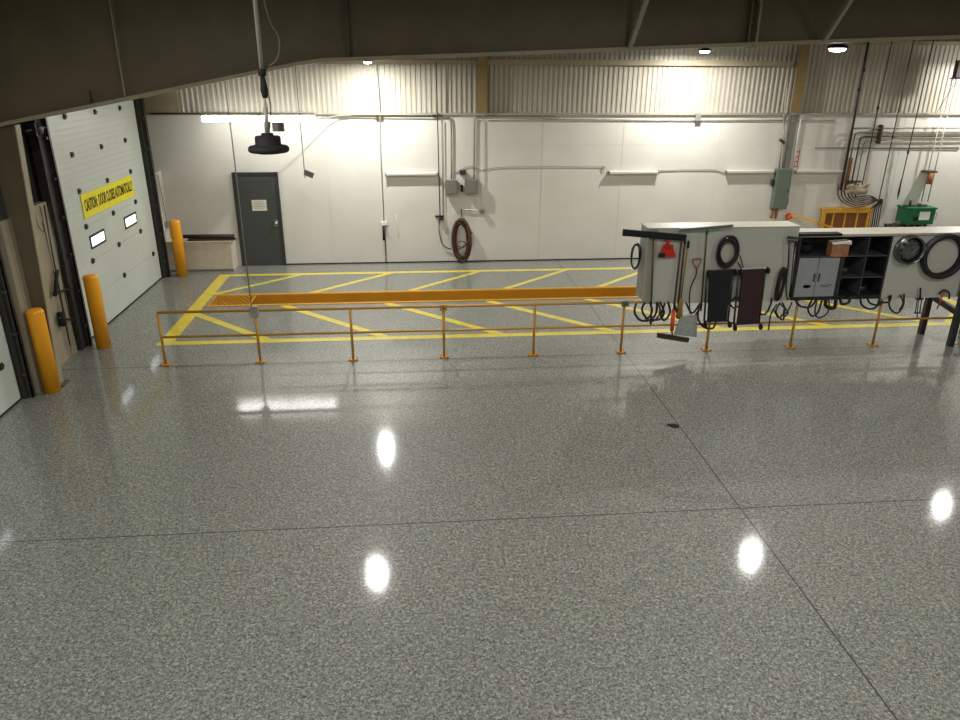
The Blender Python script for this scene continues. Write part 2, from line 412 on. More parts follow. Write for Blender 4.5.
# caution banner with its words
cs = thing('caution_banner', 'yellow caution banner with black words on the overhead door', 'sign', (-5.49, 14.03, 2.1))
MB().box(-5.492, -5.484, 12.82, 15.23, 1.905, 2.3).build('board', 'sign_yellow', cs)
def text_mesh(body, size, m, parent, mw, sx=1.0, bold=.0, name='lettering'):
    cu = bpy.data.curves.new('t', 'FONT'); cu.body = body; cu.size = size; cu.align_x = 'CENTER'; cu.align_y = 'CENTER'; cu.offset = bold; cu.extrude = .0012
    ob = bpy.data.objects.new('t', cu); C.objects.link(ob)
    dg = bpy.context.evaluated_depsgraph_get(); dg.update()
    me = bpy.data.meshes.new_from_object(ob.evaluated_get(dg))
    bpy.data.objects.remove(ob)
    me.transform(Matrix.Diagonal((sx, 1, 1, 1))); me.transform(mw)
    me.materials.clear(); me.materials.append(M[m])
    o = bpy.data.objects.new(name, me); C.objects.link(o); attach(o, parent)
    return o
# text plane faces +X; reading direction is +Y
mw = Matrix.Translation((-5.482, 14.03, 2.1)) @ Matrix(((0, 0, 1, 0), (1, 0, 0, 0), (0, 1, 0, 0), (0, 0, 0, 1)))
tx = text_mesh('CAUTION:  DOOR CLOSES AUTOMATICALLY', .26, 'black', cs, mw, 1, .005)
w_ = max(v.co.y for v in tx.data.vertices)-min(v.co.y for v in tx.data.vertices)
for v in tx.data.vertices: v.co.y *= 2.26/w_

# =================================================================== PERSONNEL DOOR
t = thing('door_3', 'dark grey steel personnel door with a small notice', 'door', (-3.5, YF, 0), kind='structure')
f = MB(); f.box(-3.985, -3.93, YF-.05, YF+.02, 0, 2.105); f.box(-3.05, -2.99, YF-.05, YF+.02, 0, 2.105); f.box(-3.93, -3.05, YF-.05, YF+.02, 2.05, 2.105)
f.build('door_frame', 'grey_frame', t)
sl = MB().box(-3.93, -3.05, YF-.03, YF-.005, .01, 2.05).build('door_slab', 'grey_door', t)
h = MB(); h.lathe((-3.13, YF-.03, .98), [(.035, 0), (.035, -.015), (.012, -.02), (.012, -.05), (.028, -.055), (.03, -.08), (.0, -.09)], 16, 'y')
h.box(-3.17, -3.09, YF-.045, YF-.03, .9, 1.06); h.build('door_handle', 'steel', t)
n_ = MB().box(-3.62, -3.3, YF-.036, YF-.03, 1.26, 1.5).build('notice', 'paper', t)
m = MB()
for i in range(5): m.box(-3.58, -3.36+.03*(i % 2), YF-.038, YF-.036, 1.46-.035*i-.006, 1.46-.035*i+.002)
m.build('printed_lines', 'box_grey', t)
hg = MB()
for z_ in (.3, 1.05, 1.85): hg.box(-3.942, -3.92, YF-.055, YF-.03, z_-.05, z_+.05)
hg.build('door_hinge', 'dark_steel', t)

# =================================================================== BOLLARDS
bo = None
for bx, by, lb in ((-5.2, 10.06, 'yellow bollard nearest the viewer, in front of the steel column'), (-5.15, 11.82, 'yellow bollard at the near edge of the caution door'), (-5.11, 16.2, 'yellow bollard in the far corner by the low white box')):
    if bo is None:
        bo = thing('bollard', lb, 'bollard', (bx, by, 0), 'yellow bollards along the left wall')
        s_ = MB(); s_.lathe((bx, by, 0), [(.112, .0), (.112, 1.17), (.106, 1.195), (.09, 1.212), (.06, 1.222), (.0, 1.226)], 36); s_.build('sleeve', 'bollard', bo)
        s_ = MB(); s_.lathe((bx, by, 0), [(.115, 1.165), (.115, 1.175)], 36); s_.build('seam', 'bollard', bo)
    else:
        c = copy_tree(bo); c.location = (bx, by, 0); c['label'] = lb

# =================================================================== LOW BOX AND MAT
t = thing('low_box', 'low off-white boxed plinth under the dark rolled mat', 'plinth', (-4.5, 16.75, 0))
MB().box(-5.48, -4.08, 16.53, 16.995, 0, .66).build('body', 'low_box', t, .01)
MB().box(-5.48, -4.05, 16.5, 16.995, .66, .69).build('cap', 'low_box', t, .006)
MB().box(-5.48, -4.08, 16.52, 16.53, 0, .05).build('kick', 'box_grey', t)
t = thing('rolled_mat', 'dark brown rubber bumper strip lying on the low white box', 'mat', (-4.5, 16.7, .69))
MB().tube([(-5.1, 16.62, .775), (-4.0, 16.6, .775)], .045, 12).build('roll', 'mat_brown', t)
MB().box(-5.0, -3.98, 16.52, 16.68, .692, .73).build('strip', 'mat_brown', t, .01)

# =================================================================== GUARD RAIL
g = thing('guard_rail', 'orange pipe guard rail with ten posts in front of the pit', 'guard rail', (-3.9, 10.95, 0))
RX = [-3.905+1.437*k for k in range(10)]; RE = 10.2
m = MB().tube([(RX[0], 10.95, .845), (RE, 10.95, .845)], .021, 12); m.build('top_rail', 'rail', g)
m = MB().tube([(RX[0], 10.95, .45), (RE, 10.95, .45)], .019, 12); m.build('mid_rail', 'rail', g)
for i, x_ in enumerate(RX):
    p = MB().tube([(x_, 10.95, .008), (x_, 10.95, .845)], .021, 12).build('post', 'rail', g)
    b_ = MB().box(x_-.075, x_+.075, 10.88, 11.02, 0, .012)
    for a in (-.055, .055):
        for c_ in (-.05, .05): b_.lathe((x_+a, 10.95+c_, .012), [(.011, 0), (.011, .014)], 6)
    bb = b_.build('base_plate', 'rail'); attach(bb, p)
t = thing('control_box', 'small grey control box on the second rail post', 'control box', (-2.468, 10.95, .8))
MB().box(-2.53, -2.40, 10.88, 10.925, .76, .93).build('body', 'conduit', t, .004)
MB().box(-2.51, -2.42, 10.874, 10.88, .83, .90).build('face', 'galv', t)
m = MB().tube([(-2.50, 10.90, .93), (-2.50, 10.91, ZC-.02)], .009, 8)
m.build('drop_conduit', 'galv', t)
for i, lb, mt_ in ((3, 'brown square clamp box on top of the fourth rail post', 'rail'), (5, 'grey bracket box on the sixth rail post beside the tool cabinet', 'box_green')):
    t = thing('rail_clamp', lb, 'clamp', (RX[i], 10.92, .82))
    MB().box(RX[i]-.055, RX[i]+.055, 10.885, 10.928, .79, .885).build('plate', mt_, t, .003)
    MB().lathe((RX[i], 10.885, .84), [(.016, 0), (.016, -.012)], 6, 'y').build('bolt', 'dark_steel', t)

# =================================================================== TOOL CABINET (perforated panel front)
def pegboard_mat():
    m = bpy.data.materials.new('perforated_panel'); m.use_nodes = True
    nt = m.node_tree; b = nt.nodes['Principled BSDF']; N = nt.nodes.new; L = nt.links.new
    tc = N('ShaderNodeTexCoord'); sx = N('ShaderNodeSeparateXYZ'); L(tc.outputs['Object'], sx.inputs[0])
    acc = None
    for k in (0, 2):
        a = N('ShaderNodeMath'); a.operation = 'MULTIPLY'; L(sx.outputs[k], a.inputs[0]); a.inputs[1].default_value = 1/.032
        fr_ = N('ShaderNodeMath'); fr_.operation = 'FRACT'; L(a.outputs[0], fr_.inputs[0])
        s1 = N('ShaderNodeMath'); s1.operation = 'SUBTRACT'; L(fr_.outputs[0], s1.inputs[0]); s1.inputs[1].default_value = .5
        q = N('ShaderNodeMath'); q.operation = 'POWER'; L(s1.outputs[0], q.inputs[0]); q.inputs[1].default_value = 2
        if acc is None: acc = q.outputs[0]
        else:
            z = N('ShaderNodeMath'); z.operation = 'ADD'; L(acc, z.inputs[0]); L(q.outputs[0], z.inputs[1]); acc = z.outputs[0]
    lt = N('ShaderNodeMath'); lt.operation = 'LESS_THAN'; L(acc, lt.inputs[0]); lt.inputs[1].default_value = .045
    mx = N('ShaderNodeMix'); mx.data_type = 'RGBA'; L(lt.outputs[0], mx.inputs[0]); mx.inputs[6].default_value = srgb(186, 186, 174); mx.inputs[7].default_value = srgb(150, 149, 139)
    L(mx.outputs[2], b.inputs['Base Color']); b.inputs['Roughness'].default_value = .5
    M['pegboard'] = m
pegboard_mat()
BF = 10.922
t = thing('tool_cabinet', 'pale perforated tool cabinet mounted on the guard rail, hung with brooms', 'tool cabinet', (4.75, BF, .87))
MB().box(3.56, 5.955, BF+.015, 11.3, .87, 2.02).build('body', 'counter', t)
MB().box(3.70, 5.955, BF-.012, BF+.003, .822, 2.02).build('pegboard_front', 'pegboard', t)
MB().box(3.56, 3.70, BF-.012, BF+.003, .822, 2.02).build('corner_post', 'conduit', t)
MB().box(3.545, 5.97, BF-.018, 11.31, 2.02, 2.035).build('top_sheet', 'counter', t)
MB().box(3.552, 3.56, BF+.05, 11.28, .9, 2.0).build('side_panel', 'galv', t)
for x_ in (RX[6], RX[7]-.2):
    MB().box(x_-.03, x_+.03, BF, 11.28, .855, .87).build('mounting_bracket', 'dark_steel', t)

# storage unit with doors and pigeonholes
t = thing('storage_unit', 'dark open shelving unit with grey doors under a pale counter', 'storage unit', (7.4, BF, .87))
x0, x1, z0, z1, yb = 6.0, 9.02, .868, 1.86, 11.36
c = MB(); c.box(x0, x1, yb-.015, yb, z0, z1); c.box(x0, x0+.03, BF, yb, z0, z1); c.box(x1-.03, x1, BF+.02, yb, z0, z1); c.box(x0, x1, BF, yb, z0, z0+.018); c.box(x0, x1, BF, yb, z1-.015, z1)
c.box(7.5, 7.53, BF, yb, z0, z1); c.box(6.72, 6.78, BF, yb, z0, 1.53)
c.build('carcass', 'cabinet_dark', t)
MB().box(6.0, 7.53, BF-.010, BF, .825, .885).build('skirt', 'cabinet_dark', t)
MB().box(5.985, 9.03, BF-.02, 11.37, 1.86, 1.90).build('counter_top', 'counter', t, .004)
MB().box(5.985, 6.66, BF-.026, BF+.12, 1.872, 1.912).build('counter_edge', 'black', t)
s_ = MB(); s_.box(x0+.03, 7.5, BF+.002, yb-.02, 1.53, 1.545); s_.box(6.78, 7.5, BF+.002, yb-.02, 1.18, 1.195)
s_.box(7.145, 7.157, BF+.002, yb-.02, z0+.02, z1-.02); s_.box(6.78, 6.79, BF+.002, BF+.012, z0+.02, 1.53)
s_.build('shelf', 'shelf_edge', t)
for a, b, hx in ((6.04, 6.365, 6.33), (6.375, 6.71, 6.41)):
    d = MB().box(a, b, BF-.012, BF+.006, .885, 1.522).build('door', 'cabinet_grey', t, .003)
    hd = MB().box(hx-.008, hx+.008, BF-.03, BF-.012, 1.14, 1.27).build('handle', 'grey_frame'); attach(hd, d)
    lb = MB()
    if a < 6.2: lb.box(6.17, 6.3, BF-.0135, BF-.012, 1.04, 1.075); lb.box(6.19, 6.27, BF-.0135, BF-.012, 1.03, 1.085)
    else: lb.box(6.45, 6.66, BF-.0135, BF-.012, 1.07, 1.08); lb.box(6.47, 6.6, BF-.0135, BF-.012, 1.045, 1.055)
    lo = lb.build('emblem', 'black' if a < 6.2 else 'grey_frame'); attach(lo, d)
MB().box(7.53, 9.0, BF-.012, BF+.003, .825, 1.85).build('pegboard_front', 'pegboard', t)
for x_ in (RX[8]-.03, RX[9]-.2):
    MB().box(x_-.03, x_+.03, BF, 11.3, .855, .868).build('mounting_bracket', 'dark_steel', t)

t = thing('parts_box', 'torn brown cardboard box with white papers on the top shelf', 'box', (6.95, BF+.05, 1.545))
MB().box(6.52, 6.80, BF-.05, BF+.1, 1.546, 1.77).build('carton', 'cardboard', t)
m = MB(); m.add([(6.50, BF-.06, 1.775), (6.82, BF-.06, 1.795), (6.81, BF+.1, 1.80), (6.52, BF+.1, 1.78), (6.51, BF-.07, 1.745), (6.65, BF-.07, 1.76), (6.82, BF-.07, 1.74)], [(0, 1, 2, 3), (0, 4, 5, 6, 1)])
m.build('papers', 'paper', t)
for px, pz, w, h_, mt_, lb in ((7.25, 1.545, .14, .16, 'maroon', 'dark red can on top shelf of the storage unit'), (6.95, 1.195, .2, .1, 'dark_steel', 'grey metal tin on middle shelf of the storage unit'), (7.3, .886, .22, .1, 'dark_steel', 'dim round tin on bottom shelf of the storage unit'), (6.25, 1.545, .2, .14, 'black', 'black bin on the shelf above grey doors')):
    o = MB().lathe((px, 11.18, pz), [(w/2, 0), (w/2, h_*.9), (w/2*.9, h_), (0, h_)], 20).build('storage_tin', mt_)
    tag(o, lb, 'tin', 'tins on the dark shelves')

# steel stand at the right end
t = thing('steel_stand', 'dark brown steel stand with a brace at the right end', 'stand', (9.0, 11.1, 0))
MB().box(8.72, 8.81, 11.38, 11.46, 0, .84).build('leg', 'maroon', t)
MB().box(8.83, 8.92, 10.78, 10.86, 0, 1.86).build('leg', 'cabinet_dark', t)
m = MB(); m.obox((8.77, 11.40, .70), (8.87, 10.86, .58), .05, .09); m.build('brace', 'cabinet_dark', t)
MB().box(9.5, 9.59, 10.78, 10.86, 0, 1.86).build('leg', 'cabinet_dark', t)
MB().box(9.5, 9.59, 11.38, 11.46, 0, .84).build('leg', 'cabinet_dark', t)
MB().box(8.92, 9.5, 10.79, 10.85, 1.78, 1.86).build('crossbar', 'cabinet_dark', t); MB().box(8.81, 9.5, 11.39, 11.45, .76, .83).build('crossbar', 'cabinet_dark', t)

# wheel rim and tyre on the panel
t = thing('wheel_rim', 'dark silver steel wheel rim hung on the pale panel', 'wheel rim', (7.8, BF, 1.64))
c0 = (7.80, BF-.014, 1.645)
MB().lathe(c0, [(.215, 0), (.235, -.0), (.232, -.02), (.205, -.03), (.2, -.09), (.215, -.1), (.222, -.125), (.21, -.13), (.195, -.1), (.18, -.03), (.215, -.003)], 48, 'y', False).build('rim_barrel', 'rim_steel', t)
MB().lathe(c0, [(.198, -.05), (.15, -.075), (.1, -.085), (.07, -.07), (.04, -.065), (.0, -.065)], 48, 'y').build('disc', 'rim_steel', t)
for k in range(10): MB().lathe((c0[0]+.145*math.cos(k*PI/5), c0[1]-.074, c0[2]+.145*math.sin(k*PI/5)), [(.024, -.004), (.024, .001)], 12, 'y').build('vent_hole', 'black', t)
for k in range(5): MB().lathe((c0[0]+.062*math.cos(k*PI/2.5), c0[1]-.08, c0[2]+.062*math.sin(k*PI/2.5)), [(.012, -.012), (.012, .004)], 8, 'y').build('lug_nut', 'steel', t)
t = thing('tire', 'bare black tire hung on the pale panel beside wheel rim', 'tire', (8.22, BF, 1.57))
pr = [(.285, 0), (.295, -.03), (.29, -.09), (.31, -.11), (.345, -.115), (.365, -.1), (.37, -.06), (.365, -.02), (.35, 0), (.285, 0)]
MB().lathe((8.40, BF-.012, 1.53), pr, 56, 'y', False).build('casing', 'tire', t)

# =================================================================== TOOLS ON THE CABINET
TY = BF-.06
def A(x, y, Y=TY): return at(x, y, Y)
def rod(p, q, r, n=10): return MB().tube([p, q], r, n)

t = thing('wide_squeegee', 'wide black floor squeegee hung high at cabinet left end', 'squeegee', A(654, 234))
a, b = A(623, 231.5, TY-.02), A(686, 237, TY-.02)
m = MB(); m.obox(a, b, .05, .07); m.obox(a+Vector((0, 0, -.02)), b+Vector((0, 0, -.02)), .02, .09); m.build('blade', 'black', t)
rod(A(653.5, 238), A(651, 318), .013).build('handle', 'wood_dark', t)
rod(A(651.2, 312), A(650.7, 324), .018).build('grip', 'maroon', t)

t = thing('dustpan', 'red plastic dustpan hung by its short handle', 'dustpan', A(668, 248))
p1, p2, p3, p4 = A(663.5, 245), A(672, 245), A(675.5, 256.5), A(658.5, 257)
m = MB(); m.prism([(p1.x, p1.z), (p2.x, p2.z), (p3.x, p3.z), (p4.x, p4.z)], TY-.03, TY+.01)
m.prism([(p1.x, p1.z+.015), (p2.x, p2.z+.015), (p2.x, p2.z-.02), (p1.x, p1.z-.02)], TY-.08, TY-.03)
m.build('pan', 'red', t)
q1, q2 = A(668, 238), A(668, 246)
MB().box(q1.x-.028, q1.x+.028, TY-.02, TY, q2.z, q1.z+.02).build('handle', 'red', t, .008)
m = MB(); m.box(p4.x-.015, p4.x+.09, TY-.035, TY-.03, p4.z, p4.z+.07); m.build('rubber_lip', 'black', t)

t = thing('window_squeegee', 'long thin green edged squeegee hung beside the hose coil', 'squeegee', A(707, 229))
a, b = A(680, 229.5, TY-.03), A(733, 225, TY-.1)
m = MB(); m.obox(a, b, .03, .022); m.obox(a-Vector((0, 0, .018)), b-Vector((0, 0, .018)), .008, .03); m.build('blade', 'box_green', t)
rod(A(707.2, 229, TY-.06), A(701, 311, TY), .0125).build('handle', 'conduit_dark', t)
rod(A(707.5, 226.5, TY-.06), A(707, 234, TY-.05), .02).build('socket', 'green', t)

t = thing('push_broom', 'push broom with orange sleeve and low dark brush head', 'broom', A(672, 336))
rod(A(681.5, 242), A(673.5, 312, TY-.03), .015).build('handle', 'hose_brown', t)
rod(A(673.7, 310, TY-.03), A(671.8, 331, TY-.05), .032).build('sleeve', 'orange', t)
a, b = A(657.5, 334, TY-.06), A(688.5, 339, TY-.06)
m = MB(); m.obox(a, b, .06, .035); m.build('brush_block', 'mat_brown', t)
m = MB(); m.obox(a-Vector((0, 0, .035)), b-Vector((0, 0, .035)), .05, .045); m.build('bristles', 'conduit_dark', t)
rod(A(671.8, 330, TY-.05), A(672.3, 335, TY-.06), .012).build('socket', 'black', t)

t = thing('corn_broom', 'wooden handled broom with tan bristles between the poles', 'broom', A(682, 280))
rod(A(688.5, 243), A(680.5, 302), .0125).build('handle', 'wood', t)
a, b = A(681, 298), A(679, 318)
m = MB(); m.tube([a, a.lerp(b, .3), b], [.02, .04, .055], 12); m.build('bristles', 'wood', t)
rod(A(688.7, 241), A(688, 248), .019).build('grip', 'black', t)
t = thing('mop_pole', 'bare aluminium pole hung between two broom handles', 'pole', A(683, 280))
rod(A(685.3, 241, TY+.01), A(678, 306, TY+.01), .013).build('tube', 'conduit_dark', t)
rod(A(685.4, 240, TY+.01), A(685, 244, TY+.01), .014).build('end_cap', 'black', t)

t = thing('scoop_shovel', 'grey scoop shovel with a brown D handle hanging downwards', 'shovel', A(697, 262))
m = MB(); m.tube(smooth([A(696.7, 269), A(692.5, 260.5), A(696.5, 258.8), A(701.5, 259.8), A(696.7, 269)], 6), .010, 8); m.build('grip', 'rust', t)
m = MB(); m.tube(smooth([A(696.7, 268), A(696, 275), A(691, 287), A(689.5, 298, TY-.01), A(690, 314, TY-.02)], 6), .0125, 10); m.build('shaft', 'wood_dark', t)
pts = [(681, 316), (696, 314.5), (697.5, 320), (696, 337), (674.5, 334.5), (679, 322)]
P_ = [A(*p, TY-.05) for p in pts]
m = MB(); m.prism([(p.x, p.z) for p in P_], TY-.06, TY-.045)
m.obox(P_[1], P_[3], .05, .01, (1, 0, 0)); m.obox(P_[0], P_[4], .05, .01, (1, 0, 0)); m.build('blade', 'shovel_grey', t)

def coil(name, cx, cy, rx, ry, turns, r, mt_, Y, label, cat='hose', jitter=.018, depth=.06, group=None, extra=None, seed=1, tilt=0):
    rnd = random.Random(seed); c_ = at(cx, cy, Y); pts = []
    N_ = 22
    ph = [rnd.uniform(-jitter, jitter) for _ in range(turns+2)]
    for i in range(turns*N_+1):
        a = 2*PI*i/N_+PI/2; k = i//N_; w = (i % N_)/N_
        j = ph[k]*(1-w)+ph[k+1]*w
        xx, zz = (rx+j)*math.cos(a), (ry+j*1.3)*math.sin(a)
        pts.append(c_+Vector((xx*math.cos(tilt)-zz*math.sin(tilt), -depth*(.15+.7*i/(turns*N_))+.01*math.sin(a*3+k), xx*math.sin(tilt)+zz*math.cos(tilt))))
    o = MB().tube(pts, r, 8).build(name, mt_); tag(o, label, cat, group)
    return o, pts
o, _ = coil('hose_coil', 727, 252, .16, .23, 9, .013, 'hose_black', TY+.02, 'dark rubber hose coiled on the tool cabinet front', seed=3, jitter=.045)
h_ = MB().tube(smooth([A(738, 262), A(742, 270), A(741, 280), A(744, 272), A(740, 255)], 6), .008, 8).build('hose_tail', 'hose_brown'); attach(h_, o)
h_ = MB().tube([A(727, 238, TY+.03), A(727, 238, TY-.07)], .012, 8).build('hook', 'steel'); attach(h_, o)

def creeper(label, tl, tr, bl, br, mt_, silver, seed):
    t = thing('mechanic_creeper', label, 'creeper', A(*tl), 'creepers hung on the tool cabinet')
    Y0 = TY-.03
    p = [A(*q, Y0) for q in (tl, tr, br, bl)]
    MB().prism([(q.x, q.z) for q in p], Y0-.035, Y0).build('pad', mt_, t, .012)
    for q, r_ in ((0, 3), (1, 2)):
        dx = -.035 if q == 0 else .035
        MB().tube([p[q]+Vector((dx, .01, .0)), p[r_]+Vector((dx, .01, .0))], .017, 8).build('side_rail', 'dark_steel', t)
    e = Vector((.05, .01, 0))
    MB().obox(p[0]-e, p[1]+e, .03, .025).build('end_rail', silver, t)
    MB().obox(p[3]-e, p[2]+e, .03, .025).build('end_rail', 'dark_steel', t)
    for k, q in enumerate((p[0], p[1], p[2], p[3])):
        c_ = q+Vector((.05 if k in (1, 2) else -.03, -.045, -.05 if k > 1 else -.03))
        w = MB().lathe(c_, [(.0, -.018), (.044, -.018), (.05, -.008), (.05, .008), (.044, .018), (0, .018)], 16, 'x').build('caster', 'black', t)
        f_ = MB().obox(c_+Vector((0, .012, .012)), c_+Vector((0, .05, .045)), .034, .006).build('fork', 'dark_steel'); attach(f_, w)
creeper('black padded creeper hanging vertically left of the maroon one', (710, 271), (732, 270), (706.5, 321), (726, 321), 'black', 'dark_steel', 1)
creeper('maroon padded creeper with silver top rail and casters', (742, 269), (764, 268), (736, 324), (757, 323), 'maroon', 'label_white', 2)

o, _ = coil('cord_bundle', 779.5, 284, .038, .25, 8, .015, 'hose_black', TY+.02, 'dark cord folded in a narrow bundle on the cabinet', 'cord', jitter=.02, seed=5, tilt=-.07)
for k, pts in enumerate(([(777, 304), (772, 312), (770, 318), (768.5, 330)], [(780, 303), (776, 312), (783, 320), (784, 309)], [(782, 302), (785, 310), (779, 318), (774, 310)], [(779, 303), (788, 312), (783, 318)])):
    h_ = MB().tube(smooth([A(*p, TY-.02-.01*k) for p in pts], 6), .013, 8).build('loose_end', 'hose_black'); attach(h_, o)
t = thing('grease_gun', 'slim chrome and black grease gun hung at cabinet right end', 'grease gun', A(793, 260))
rod(A(796, 241, TY-.02), A(790.5, 296, TY-.02), .022).build('barrel', 'hose_black', t)
rod(A(795.2, 248, TY-.045), A(791.5, 284, TY-.045), .008).build('lever', 'steel', t)
m = MB(); m.obox(A(788, 237, TY-.03), A(800, 238.5, TY-.03), .04, .035); m.obox(A(788, 241, TY-.03), A(797, 241.5, TY-.03), .03, .02); m.build('head', 'dark_steel', t)
m = MB().tube(smooth([A(789, 242, TY-.03), A(788.5, 262, TY-.03), A(786, 285, TY-.03), A(787.5, 300, TY-.03)], 5), .010, 8); m.build('whip_hose', 'hose_black', t)

# hoses and cables drooping below the cabinets
def droop(pts, r, mt_, label, group='hoses drooping below the cabinets', Y=10.862):
    P_ = [at(p[0], p[1], (p[2] if len(p) > 2 else Y)) for p in pts]
    o = MB().tube(smooth(P_, 7), r*1.35, 8).build('drooping_hose', mt_); tag(o, label, 'hose', group); return o
Lp = 'black hose loop drooping below tool cabinet, '
droop([(636, 304, 11.1), (634.5, 312), (640, 320), (650, 320), (656, 313), (657, 302, 10.87)], .014, 'hose_black', Lp+'leftmost and widest')
droop([(645, 302, 10.87), (642, 310), (647, 318), (652, 312), (650, 302, 10.87)], .013, 'hose_black', Lp+'just left of the squeegee handle')
droop([(657, 302, 10.87), (660, 309), (658, 317), (652, 321), (645, 318)], .012, 'hose_brown', 'brown hose loop drooping behind the squeegee grip')
droop([(660, 302, 10.87), (664, 312), (660, 319), (652, 320)], .013, 'hose_black', Lp+'right of the squeegee grip')
droop([(668, 302, 10.87), (670, 312), (665, 320), (661, 316), (665, 303, 10.87)], .013, 'hose_black', Lp+'left of orange sleeve')
droop([(674, 303, 10.87), (680, 316), (694, 316), (702, 304, 10.87)], .014, 'hose_black', Lp+'behind the scoop shovel')
droop([(686, 303, 10.87), (692, 313), (699, 305, 10.87)], .012, 'hose_black', Lp+'small one above shovel blade')
droop([(700, 303, 10.87), (698, 318), (704, 327), (713, 328), (716, 320, 10.87)], .013, 'hose_brown', 'brown hose loop below the black creeper')
droop([(727, 300, 10.87), (734, 308), (741, 303, 10.87), (736, 297), (728, 305)], .011, 'hose_black', 'black hose knot between the two creepers')
droop([(757, 313, 10.87), (765, 314), (770, 306), (772, 298, 10.88)], .012, 'hose_black', 'black hose hook beside the maroon creeper')
droop([(795, 300, 10.87), (800, 306), (810, 307), (816, 300, 10.87)], .012, 'hose_black', 'black hose under storage unit, first and shallow')
droop([(812, 300, 10.87), (808, 309), (812, 316), (818, 312), (822, 300, 10.87)], .012, 'hose_black', 'black hose under storage unit, second and deeper')
droop([(817, 300, 10.87), (815, 312), (819, 318), (828, 312), (829, 299, 10.87)], .010, 'dark_steel', 'grey cable loop under the gap between shelves')
droop([(826, 299, 10.87), (826, 306), (834, 308), (836, 299, 10.87)], .022, 'hose_black', 'thick black hose stub under the shelves')
droop([(840, 298, 10.87), (842, 304), (849, 302), (849, 296, 10.87)], .016, 'hose_black', 'black knotted cable under the pigeonholes')
droop([(860, 297, 10.87), (862, 305), (870, 309), (877, 306), (880, 297, 10.87)], .012, 'hose_black', 'black hose loop left of ninth rail post')
droop([(867, 297, 10.87), (870, 303), (878, 305), (883, 301)], .011, 'hose_black', 'smaller hose loop left of ninth rail post')
droop([(880, 302, 10.87), (889, 302), (891, 295, 10.87)], .012, 'hose_black', 'short hose right of ninth rail post')
droop([(889, 296, 10.87), (890, 308), (897, 313), (903, 306), (904, 294, 10.87)], .011, 'hose_black', 'long hose loop under the wheel rim panel')
droop([(900, 295, 10.87), (903, 303), (899, 310)], .010, 'conduit_dark', 'thin brown cable under the wheel rim panel')
droop([(792, 302, 10.87), (787, 312), (780, 316)], .009, 'conduit_dark', 'thin brown cable below the grease gun')
o, _ = coil('hose_coil', 635, 256, .07, .2, 3, .010, 'hose_black', 11.2, 'black cable coil hung on the cabinet left side', seed=9)
t = thing('caulking_gun', 'black cage caulking gun hanging below the panel', 'caulking gun', A(919, 300))
rod(A(920.5, 288), A(920, 300), .014).build('handle', 'black', t)
m = MB()
for dx in (-2.2, 2.2): m.tube([A(919.5+dx, 299), A(917.5+dx, 313)], .009, 8)
m.obox(A(916, 299), A(923, 298.6), .05, .02); m.obox(A(914.5, 313), A(921, 312.6), .05, .015); m.build('cage', 'dark_steel', t)
rod(A(918.5, 300), A(917, 318), .008).build('plunger', 'dark_steel', t)
t = thing('red_pry_tool', 'red and black long handled tool leaning on the panel corner', 'tool', A(943, 297))
rod(A(945, 290), A(937, 309), .011).build('handle', 'red', t)
m = MB().tube(smooth([A(939, 294), A(944, 290), A(949, 293), A(949, 299)], 5), .014, 8); m.build('jaw', 'black', t)

# =================================================================== FAR WALL FITTINGS
def W(x, y, off=.06): return at(x, y, YF-off)
def run(name, pts, r, mt_, label, cat, parent=None, off=.04, group=None, k=0, n=8):
    P_ = [W(p[0], p[1], p[2] if len(p) > 2 else off) for p in pts]
    if k: P_ = smooth(P_, k)
    o = MB().tube(P_, r, n).build(name, mt_, parent)
    if parent is None: tag(o, label, cat, group)
    return o
def clip(x, y, w, h_, mt_, parent, name='clamp', off=.07):
    p = W(x, y, 0); return MB().box(p.x-w/2, p.x+w/2, YF-off, YF-.001, p.z-h_/2, p.z+h_/2).build(name, mt_, parent)

# lit fluorescent
t = thing('fluorescent_strip', 'long lit fluorescent strip hanging before the ribbed siding', 'strip light', (-3.15, 16.3, 3.3))
MB().box(-4.3, -2.0, 16.24, 16.36, 3.34, 3.39).build('housing', 'conduit', t)
for a, b in ((-4.29, -3.17), (-3.13, -2.01)):
    m = MB()
    m.obox((a, 16.3, 3.275), (b, 16.3, 3.275), .14, .12)
    m.build('lit_diffuser', 'tube_lit', t, .03)
for x_ in (-4.1, -2.2): MB().tube([(x_, 16.3, 3.39), (x_, 16.3, ZC)], .004, 6).build('hanging_wire', 'galv', t)
MB().tube(smooth([(-2.0, 16.3, 3.29), (-1.8, 16.5, 3.27), (-1.6, 16.85, 3.3), (-1.3, 16.93, 3.3)], 6), .01, 8).build('power_cord', 'conduit', t)

# unlit strips on the wall
sx = None
for a, b, lb in ((-.64, .55, 'unlit white strip light left of the two grey boxes'), (4.47, 5.6, 'unlit white strip light, middle of the far wall'), (7.24, 8.37, 'unlit white strip light left of the green cabinet'), (8.93, 10.03, 'unlit white strip light between green cabinet and pipe bundle')):
    if sx is None:
        t = thing('wall_strip_light', lb, 'strip light', ((a+b)/2, YF, 2.04), 'unlit strip lights on the far wall'); sx = t
        c_ = (a+b)/2
        MB().box(c_-.57, c_+.57, YF-.11, YF-.001, 2.03, 2.075).build('housing', 'white_wall', t, .004)
        MB().box(c_-.55, c_+.55, YF-.10, YF-.02, 2.012, 2.03).build('diffuser', 'label_white', t, .004)
        for s in (-.575, .575): MB().box(c_+s-.01, c_+s+.01, YF-.112, YF-.001, 2.008, 2.078).build('end_cap', 'box_grey', t)
    else:
        c = copy_tree(sx); c.location = ((a+b)/2, YF, 2.04); c['label'] = lb

